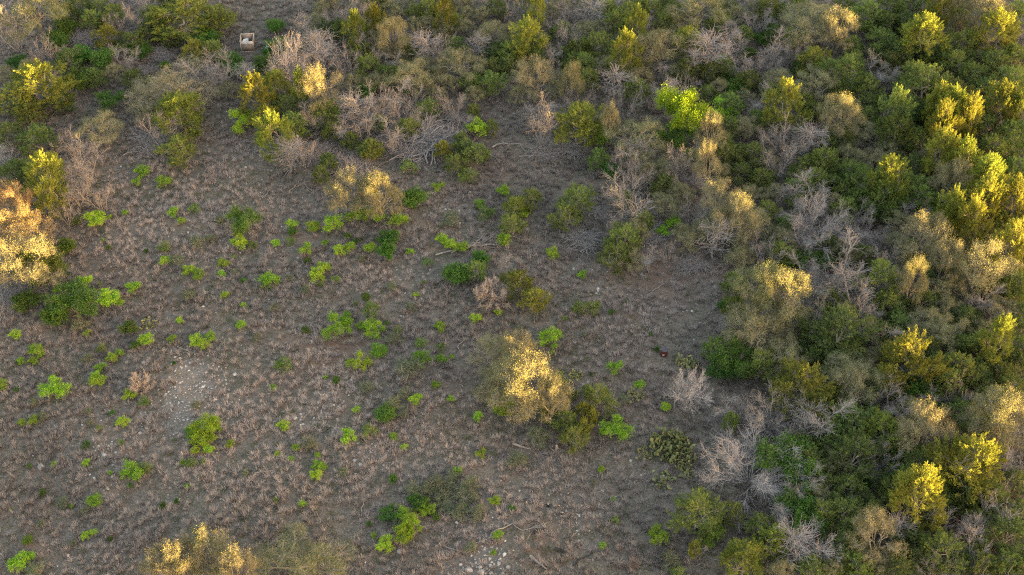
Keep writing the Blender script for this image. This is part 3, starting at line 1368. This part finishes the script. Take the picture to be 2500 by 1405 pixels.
def phrase(r):
    k, w = r['k'], r['w']
    if k in ('J', 'Jy', 'Jd'):
        s = 'small ' if w < 50 else ('large ' if w > 95 else '')
        c = {'J': 'green', 'Jy': 'yellow-green', 'Jd': 'dark green'}[k]
        return s + c + ' juniper' + (' with gold sunlit tips' if r['lit'] else '')
    if k in ('O', 'Ot', 'Og', 'Or'):
        s = 'small ' if w < 62 else ('broad ' if w > 100 else '')
        return s + {'O': 'olive', 'Ot': 'tan', 'Or': 'russet', 'Og': 'greenish'}[k] + ' oak' + (' with sunlit top' if r['lit'] else '')
    if k in ('D', 'DF'): return ('small ' if w < 62 else ('broad ' if w > 88 else '')) + 'bare grey dead tree' + (' tipped with sun' if r['lit'] else '')
    if k == 'S': return ('tiny ' if w < 19 else 'small ' if w < 27 else 'large ' if w > 41 else '') + 'bright green shrub'
    if k == 'B': return ('tiny ' if w < 22 else 'small ' if w < 38 else 'large ' if w > 60 else '') + 'dark green leafy bush'
    if k == 'G': return ('small ' if w < 28 else 'large ' if w > 42 else '') + 'grey-green wispy shrub'
    if k == 'F': return ('broad ' if w > 95 else '') + 'heap of dead grey brush'
    if k == 'P': return ('small ' if w < 38 else '') + 'yellowish prickly pear patch'
    if k == 'f': return ('short ' if w < 42 else 'long ' if w > 75 else '') + 'bare fallen branch'
    if k == 'c': return 'blackened charred log'
    if k == 'X': return 'small blackened stump'
    if k == 'K': return 'weathered cut stump'
    if k == 'L': return 'thick weathered log'
    if k == 's': return ('large ' if w > 13 else 'small ' if w < 9 else '') + 'pale loose rock'
    return KIND[k][0].replace('_', ' ')
DIRS = ['right of', 'above right of', 'above', 'above left of', 'left of', 'below left of', 'below', 'below right of']
ORD = ['nearest', 'second nearest', 'third nearest', 'fourth nearest', 'fifth nearest', 'sixth nearest', 'seventh nearest', 'eighth nearest']
buckets = {}
for r in rows:
    if r['lab']: continue
    c = sorted((math.hypot(r['x'] - m[0], (r['y'] - m[1]) * 1.1), m) for m in MARK)
    c = [q for q in c if q[0] > 14] or c
    d, m = c[0]
    dr = DIRS[int(round(math.atan2(m[1] - r['y'], r['x'] - m[0]) / (math.pi / 4))) % 8]
    buckets.setdefault((phrase(r), dr, m[2]), []).append((d, r))
for (ph, dr, m), L in buckets.items():
    L.sort(key=lambda q: q[0])
    for i, (d, r) in enumerate(L):
        r['lab'] = '%s %s %s' % (ph, dr, m) if len(L) == 1 else '%s, %s %s %s' % (ph, ORD[i], dr, m)
for r in rows: r['ob']['label'] = r['lab']
# ------------------------------------------------------------------ ground sheet, grass, gravel and litter
grng = np.random.default_rng(11)
def axis(lo, hi, a, b, st):
    far0 = np.array([-1500, -900, -500, -300, -180, -120, -95.]); far1 = -far0[::-1]
    return np.concatenate([far0 + lo + 75, np.arange(lo, hi + st / 2, st), far1 + hi - 75])
gx, gy = axis(-76, 76, 0, 0, .5), axis(38, 140, 0, 0, .5)
X, Y = np.meshgrid(gx, gy, indexing='ij')
near = (np.abs(X) < 80) & (Y > 34) & (Y < 144)
Z = gz(X, Y) + np.where(near, .035 * np.sin(2.9 * X + .7 * Y) * np.sin(2.3 * Y - .9 * X) + grng.normal(0, .018, X.shape), 0)
g = Geo()
nx, ny = X.shape
i, j = np.meshgrid(np.arange(nx - 1), np.arange(ny - 1), indexing='ij')
F = np.stack([i * ny + j, (i + 1) * ny + j, (i + 1) * ny + j + 1, i * ny + j + 1], -1).reshape(-1, 4)
g.indexed(np.stack([X, Y, Z], -1).reshape(-1, 3), F, .5)
m, nt, out = new_mat('soil_and_litter')
c = mixrgb(nt, ramp(nt, noise(nt, 1.6, 6, .7), .38, .66), (.076, .068, .052), (.168, .138, .12))
c = mixrgb(nt, ramp(nt, noise(nt, 7.0, 5, .75), .45, .72), c, (.275, .23, .21))
c = mixrgb(nt, ramp(nt, noise(nt, .35, 4, .6), .54, .72), c, (.19, .14, .112))
c = mixrgb(nt, ramp(nt, noise(nt, 11.0, 3, .6), .56, .8), c, (.05, .07, .034))
ra = nt.nodes.new('ShaderNodeAttribute'); ra.attribute_name = 'red_soil'
pa_ = nt.nodes.new('ShaderNodeAttribute'); pa_.attribute_name = 'pale_soil'
def broken(sock, scale):
    mm_ = nt.nodes.new('ShaderNodeMath'); mm_.operation = 'MULTIPLY'
    nt.links.new(sock, mm_.inputs[0]); nt.links.new(ramp(nt, noise(nt, scale, 5, .7), .3, .6), mm_.inputs[1])
    return mm_.outputs[0]
c = mixrgb(nt, broken(ra.outputs['Fac'], 2.2), c, (.19, .115, .085))
c = mixrgb(nt, broken(pa_.outputs['Fac'], 3.1), c, (.215, .185, .17))
p = nt.nodes.new('ShaderNodeBsdfPrincipled'); p.inputs['Roughness'].default_value = 1; p.inputs['Specular IOR Level'].default_value = .1
nt.links.new(c, p.inputs['Base Color'])
bp = nt.nodes.new('ShaderNodeBump'); bp.inputs['Strength'].default_value = .9; bp.inputs['Distance'].default_value = .12
nt.links.new(noise(nt, 5.0, 6, .75), bp.inputs['Height']); nt.links.new(bp.outputs[0], p.inputs['Normal'])
nt.links.new(p.outputs[0], out.inputs[0])
GM = g.mesh('ground', m)
ground = link('ground', GM); ground['kind'] = 'structure'

def in_view(x, y, pad):
    z = gz(x, y) - CAM_H
    dep = y * CP - z * SP
    return (np.abs(x) < (1250 / FPX) * dep + pad) & (np.abs(y * SP + z * CP) < (702.5 / FPX) * dep + pad)
def scatter(n, pad=3.0):
    P = np.stack([grng.uniform(-62, 62, n), grng.uniform(44, 134, n)], 1)
    return P[in_view(P[:, 0], P[:, 1], pad)]
trees = np.array([r['base'] + (r['wm'],) for r in rows if r['k'] in TREE])
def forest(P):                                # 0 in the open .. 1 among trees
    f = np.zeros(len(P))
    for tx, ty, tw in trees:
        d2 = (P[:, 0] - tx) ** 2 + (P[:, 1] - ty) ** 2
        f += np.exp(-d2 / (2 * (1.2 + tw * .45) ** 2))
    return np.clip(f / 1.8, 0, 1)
PATCH = [(460, 905, 55, .8), (480, 955, 80, .95), (440, 1000, 60, .6), (1430, 1275, 45, .6), (1380, 1245, 40, .3), (1180, 1385, 60, .9), (800, 985, 45, .5), (725, 1020, 40, .3), (1110, 515, 35, .7),
         (1460, 705, 50, .35), (1540, 670, 60, .25), (1640, 760, 70, .3), (480, 610, 45, .5), (560, 620, 40, .4), (1190, 1300, 50, .4), (250, 1110, 90, .35), (900, 1115, 50, .4), (1000, 690, 60, .25), (640, 405, 60, .25), (1320, 350, 40, .4), (300, 420, 50, .1)]
def patchiness(P):
    f = np.zeros(len(P))
    for px, py, rr, s in PATCH:
        x, y, t = at(px, py); q = rr * mpp(t)
        f += s * np.exp(-((P[:, 0] - x) ** 2 + ((P[:, 1] - y) / 1.35) ** 2) / (2 * (q * .6) ** 2))
    return f
def blotch(P, s, ph):                         # smooth value noise, 0..1
    x, y = P[:, 0] * s, P[:, 1] * s
    v = sum(np.sin(x * a + y * b + ph * c) for a, b, c in ((1, .6, 1), (-.7, 1.1, 2.3), (1.9, -1.2, 3.1), (.4, 2.2, 4.7)))
    return np.clip(.5 + v / 5, 0, 1)
def blades(P, n, rad, ln, lean, w, tint, tj):
    N = len(P); K = np.repeat(np.arange(N), n); T = N * n
    a = grng.uniform(0, 6.283, T); le = np.abs(grng.normal(0, 1, T)) * lean
    rr = rad[K] * np.sqrt(grng.uniform(0, 1, T))
    bx, by = P[K, 0] + np.cos(a) * rr, P[K, 1] + np.sin(a) * rr
    L = ln[K] * grng.uniform(.6, 1.15, T)
    b = np.stack([bx, by, gz(bx, by) - .02], 1)
    le = np.clip(le, 0, 1.35); a2 = a + grng.normal(0, .7, T)
    tip = b + np.stack([np.cos(a2) * np.sin(le) * L, np.sin(a2) * np.sin(le) * L, np.cos(le) * L + .02], 1)
    s = np.stack([-np.sin(a2), np.cos(a2), np.zeros(T)], 1) * (w / 2)
    s2 = grng.normal(size=(T, 3)); s2 = unit(s2) * (w / 2) * .6
    return np.stack([b - s - s2, b + s + s2, tip], 1), np.clip(tint[K] + grng.normal(0, tj, T), 0, 1)

VP = np.stack([X.reshape(-1), Y.reshape(-1)], 1)
RED = [(830, 860, 90, .9), (760, 880, 60, .7), (960, 560, 50, .5), (1640, 690, 90, .8), (1500, 660, 60, .5), (1560, 790, 80, .5), (1580, 960, 80, .4), (1440, 1040, 60, .3), (1650, 620, 60, .8), (250, 640, 80, .3), (1120, 480, 70, .5), (1210, 420, 60, .5), (820, 990, 35, .6), (860, 1130, 30, .6), (1330, 1330, 60, .5), (1100, 960, 80, .4)]
PATCH_KEEP = PATCH
for nm, LST in (('pale_soil', PATCH), ('red_soil', RED)):
    PATCH = LST
    a_ = GM.attributes.new(nm, 'FLOAT', 'POINT'); a_.data.foreach_set('value', np.clip(patchiness(VP), 0, 1).astype(np.float32))
PATCH = PATCH_KEEP
P = scatter(64000)
fo, pa = forest(P), patchiness(P)
keep = grng.uniform(0, 1, len(P)) < (1 - .28 * fo) * np.clip(1 - .85 * pa, .05, 1) * (.45 + .8 * blotch(P, .5, 1.0))
for qx, qy, qr in ((1620, 866, 1.1), (606, 124, 1.3)):
    ox, oy, _ = at(qx, qy)
    keep &= (P[:, 0] - ox) ** 2 + (P[:, 1] - oy) ** 2 > qr ** 2
fo = fo[keep]
P = P[keep]
n = len(P)
rad = grng.uniform(.04, .16, n); ln = grng.uniform(.24, .62, n) ** 1.0
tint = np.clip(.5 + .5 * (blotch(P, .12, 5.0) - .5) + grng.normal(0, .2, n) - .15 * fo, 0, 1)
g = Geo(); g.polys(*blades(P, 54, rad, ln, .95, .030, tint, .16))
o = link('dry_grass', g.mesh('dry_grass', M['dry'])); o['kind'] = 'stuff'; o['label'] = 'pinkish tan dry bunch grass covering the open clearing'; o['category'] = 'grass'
P = scatter(40000)
keep = grng.uniform(0, 1, len(P)) < np.clip(blotch(P, .25, 9.0) * 1.2, .15, 1) * np.clip(1 - .7 * patchiness(P), .1, 1)
P = P[keep]; n = len(P)
g = Geo(); g.polys(*blades(P, 24, grng.uniform(.15, .45, n), grng.uniform(.12, .26, n), .8, .028, np.clip(grng.normal(.35, .25, n), 0, 1), .15))
o = link('green_grass', g.mesh('green_grass', M['grn'])); o['kind'] = 'stuff'; o['label'] = 'low dark green grass between the dry tufts'; o['category'] = 'grass'

# gravel: small chipped limestone
P = scatter(150000, 1.0)
keep = grng.uniform(0, 1, len(P)) < np.clip(patchiness(P) * 1.1 + .03 * blotch(P, .4, 3.0), 0, .8) * (1 - .7 * forest(P))
P = P[keep]; n = len(P)
octv = np.array([[1, .1, 0], [.2, .9, .1], [-.9, .3, 0], [-.3, -.9, .05], [.1, .1, .62], [.55, -.55, .3]])
octf = np.array([[0, 1, 4], [1, 2, 4], [2, 3, 4], [3, 5, 4], [5, 0, 4], [3, 0, 5]])
a = grng.uniform(0, 6.283, n); s = grng.uniform(.03, .115, n) * np.where(grng.uniform(0, 1, n) < .08, 1.7, 1)
V = octv[None] * (s[:, None, None] * grng.uniform(.6, 1.3, (n, 6, 1)))
ca, sa = np.cos(a)[:, None], np.sin(a)[:, None]
V = np.stack([V[..., 0] * ca - V[..., 1] * sa + P[:, :1], V[..., 0] * sa + V[..., 1] * ca + P[:, 1:], V[..., 2] + gz(P[:, 0], P[:, 1])[:, None] + .02], -1)
g = Geo(); g.polys(V[:, octf].reshape(-1, 3, 3), np.repeat(np.clip(grng.normal(.45, .3, n), 0, 1), 6))
o = link('gravel', g.mesh('gravel', M['stone'])); o['kind'] = 'stuff'; o['label'] = 'scattered pale limestone chips on the bare soil'; o['category'] = 'gravel'

# twig litter, thick under the trees
P = scatter(26000, 2.0)
keep = grng.uniform(0, 1, len(P)) < .12 + .88 * forest(P)
P = P[keep]; n = len(P)
a = grng.uniform(0, 6.283, n); L = grng.uniform(.25, 1.3, n) * (.6 + .6 * grng.uniform(0, 1, n) ** 2)
d = np.stack([np.cos(a) * L, np.sin(a) * L, np.abs(grng.normal(0, .16, n)) * L], 1)
b = np.stack([P[:, 0], P[:, 1], gz(P[:, 0], P[:, 1]) + .05], 1)
g = Geo(); tt = np.clip(grng.normal(.5, .3, n), 0, 1)
g.segs(b, b + d, .018, .008, tt)
mid = b + d * .5; d2 = np.stack([np.cos(a + .7) * L * .5, np.sin(a + .7) * L * .5, np.abs(grng.normal(.1, .2, n)) * L * .5], 1)
g.segs(mid, mid + d2, .011, .006, tt)
o = link('twig_litter', g.mesh('twig_litter', M['dead'])); o['kind'] = 'stuff'; o['label'] = 'grey fallen twigs littering the ground under the trees'; o['category'] = 'twig litter'

# ------------------------------------------------------------------ the wooden box blind, the metal sheet, the drum
def plain(name, c1, c2, scale=5, rough=.85, metal=0.0):
    mm = wood_mat(name, c1, c2, scale, rough)
    mm.node_tree.nodes['Principled BSDF'].inputs['Metallic'].default_value = metal
    return mm
def box(g, x0, x1, y0, y1, z0, z1, tint=.5, rot=None):
    V = np.array([[x, y, z] for x in (x0, x1) for y in (y0, y1) for z in (z0, z1)], float)
    if rot is not None: V = rot(V)
    g.indexed(V, [[0, 1, 3, 2], [4, 6, 7, 5], [0, 4, 5, 1], [2, 3, 7, 6], [0, 2, 6, 4], [1, 5, 7, 3]], tint)
ply = plain('weathered_plywood', (.2, .15, .125), (.33, .26, .22)); rail = plain('pale_rail', (.42, .34, .29), (.62, .52, .46))
pan = plain('pale_board', (.38, .35, .355), (.58, .54, .55)); tub = plain('grey_white_plastic', (.5, .55, .58), (.72, .77, .8), 3, .4)
bx, by, _ = at(606, 127, 0)
blind = link('box_blind', None); blind.location = (bx, by, float(gz(bx, by))); blind.rotation_euler = (0, 0, R(4)); blind.scale = (1.02, 1, 1)
blind['label'] = 'small open-topped wooden box blind with pale tub inside, in the top left clearing'; blind['category'] = 'hunting blind'
g = Geo()
box(g, -.63, .63, 0, .03, .10, .86, .45); link('front_panel', g.mesh('front_panel', ply), blind)
g = Geo(); box(g, -.64, .05, -.02, .028, .862, 1.28, .6); box(g, .054, .64, -.02, .028, .862, 1.28, .9); link('upper_panel', g.mesh('upper_panel', pan), blind)
g = Geo(); box(g, -.63, .63, 1.36, 1.39, .10, 1.30, .75); link('back_panel', g.mesh('back_panel', ply), blind)
for sx in (-1, 1):
    g = Geo(); box(g, min(sx * .60, sx * .63), max(sx * .60, sx * .63), .032, 1.358, .10, 1.18, .35); link('side_panel', g.mesh('side_panel', ply), blind)
    g = Geo(); box(g, sx * .655 - .022, sx * .655 + .022, -.04, 1.42, 1.283, 1.33, .8); link('top_rail', g.mesh('top_rail', rail), blind)
    for yy in (-.005, 1.375):
        g = Geo(); box(g, sx * .655 - .02, sx * .655 + .02, yy - .02, yy + .02, -.12, 1.28, .4); link('corner_post', g.mesh('corner_post', rail), blind)
for yy in (-.015, 1.40):
    g = Geo(); box(g, -.63, .63, yy - .022, yy + .022, 1.284, 1.326, .8); link('top_rail', g.mesh('top_rail', rail), blind)
g = Geo(); box(g, -.66, .66, -.05, -.022, .04, .10, .9); link('sill', g.mesh('sill', rail), blind)
g = Geo(); box(g, -.59, .59, .04, 1.35, .10, .13, .2); link('floor', g.mesh('blind_floor', ply), blind)
# the pale curved tub standing inside is a thing of its own
th = np.linspace(R(95), R(275), 12); g = Geo()
V = np.array([[.42 * math.cos(a) * f, .40 * math.sin(a) * f, z] for z, f in ((0, .8), (.35, .92), (.72, 1.0), (.72, .94), (.05, .72)) for a in th])
g.indexed(V, [[q * 12 + k, q * 12 + k + 1, (q + 1) * 12 + k + 1, (q + 1) * 12 + k] for q in range(4) for k in range(11)], .7)
t_ = link('tub', None); wx = bx - .04; wy = by + .62
t_.location = (wx - .12, wy + .18, float(gz(bx, by)) + .135); t_.rotation_euler = (0, 0, R(-25))
t_['label'] = 'curved grey-white plastic tub shell standing inside the wooden box blind'; t_['category'] = 'tub'
link('shell', g.mesh('tub_shell', tub), t_)
g = Geo(); box(g, -.02, .5, -.06, .06, .28, .33, .6); link('crossbar', g.mesh('crossbar', plain('dark_bar', (.05, .06, .055), (.12, .13, .12))), t_)
g = Geo()
q = np.array([[-.38, -.2, .02], [.32, -.3, .04], [.36, .28, .32], [-.1, .34, .30]])
g.indexed(np.concatenate([q, q + [0, 0.02, .025]]), [[0, 3, 2, 1], [4, 5, 6, 7], [0, 1, 5, 4], [1, 2, 6, 5], [2, 3, 7, 6], [3, 0, 4, 7]], .8)
x, y, _ = at(654, 118, .1); o = link('metal_sheet', g.mesh('metal_sheet', plain('zinc_sheet', (.5, .55, .56), (.7, .75, .76), 4, .4)))
o.location = (x, y, float(gz(x, y))); o['label'] = 'pale bent metal sheet leaning against a bush right of the box blind'; o['category'] = 'metal sheet'

rust = plain('rusty_red_paint', (.045, .012, .012), (.12, .03, .026), 7, .7); lidm = plain('dark_lid', (.045, .04, .05), (.09, .082, .1), 5, .6)
x, y, _ = at(1620, 867, 0)
drum = link('steel_drum', None); drum.location = (x, y, float(gz(x, y)) + .05)
drum['label'] = 'rusty dark red steel drum with white tag, standing in the grass beside the cactus'; drum['category'] = 'drum'
def lathe(prof, k=20, tint=.5):
    a = np.arange(k) * 2 * math.pi / k
    V = np.array([[r * math.cos(t), r * math.sin(t), z] for r, z in prof for t in a])
    g = Geo(); g.indexed(V, [[q * k + j, q * k + (j + 1) % k, (q + 1) * k + (j + 1) % k, (q + 1) * k + j] for q in range(len(prof) - 1) for j in range(k)], tint)
    return g
b = lathe([(.001, 0), (.29, 0), (.30, .02), (.29, .04), (.29, .2), (.305, .215), (.305, .235), (.29, .25), (.29, .42), (.305, .435), (.305, .455), (.29, .47), (.29, .62)])
link('body', b.mesh('drum_body', rust), drum)
link('lid', lathe([(.31, .605), (.318, .625), (.318, .655), (.30, .665), (.285, .65), (.12, .662), (.05, .69), (.001, .69)]).mesh('drum_lid', lidm), drum)
g = Geo(); tl = np.linspace(R(-118), R(-88), 5)
V = np.array([[rr * math.cos(a), rr * math.sin(a), z] for rr in (.308, .318) for z in (.16, .36) for a in tl])
F = [[0 + k, 1 + k, 6 + k, 5 + k] for k in range(4)] + [[10 + k, 11 + k, 16 + k, 15 + k] for k in range(4)] + [[k, k + 1, k + 11, k + 10] for k in range(4)] + [[5 + k, 6 + k, 16 + k, 15 + k] for k in range(4)]
g.indexed(V, F, .9); link('tag', g.mesh('drum_tag', plain('white_tag', (.75, .73, .7), (.85, .83, .8), 3, .5)), drum)
for k in range(3):
    a = k * 2.094 + .4
    g = Geo(); g.tube(np.array([[.24 * math.cos(a), .24 * math.sin(a), .02], [.31 * math.cos(a), .31 * math.sin(a), -.12]]), np.array([.018, .018]), 6, .4)
    link('leg', g.mesh('drum_leg', rust), drum)
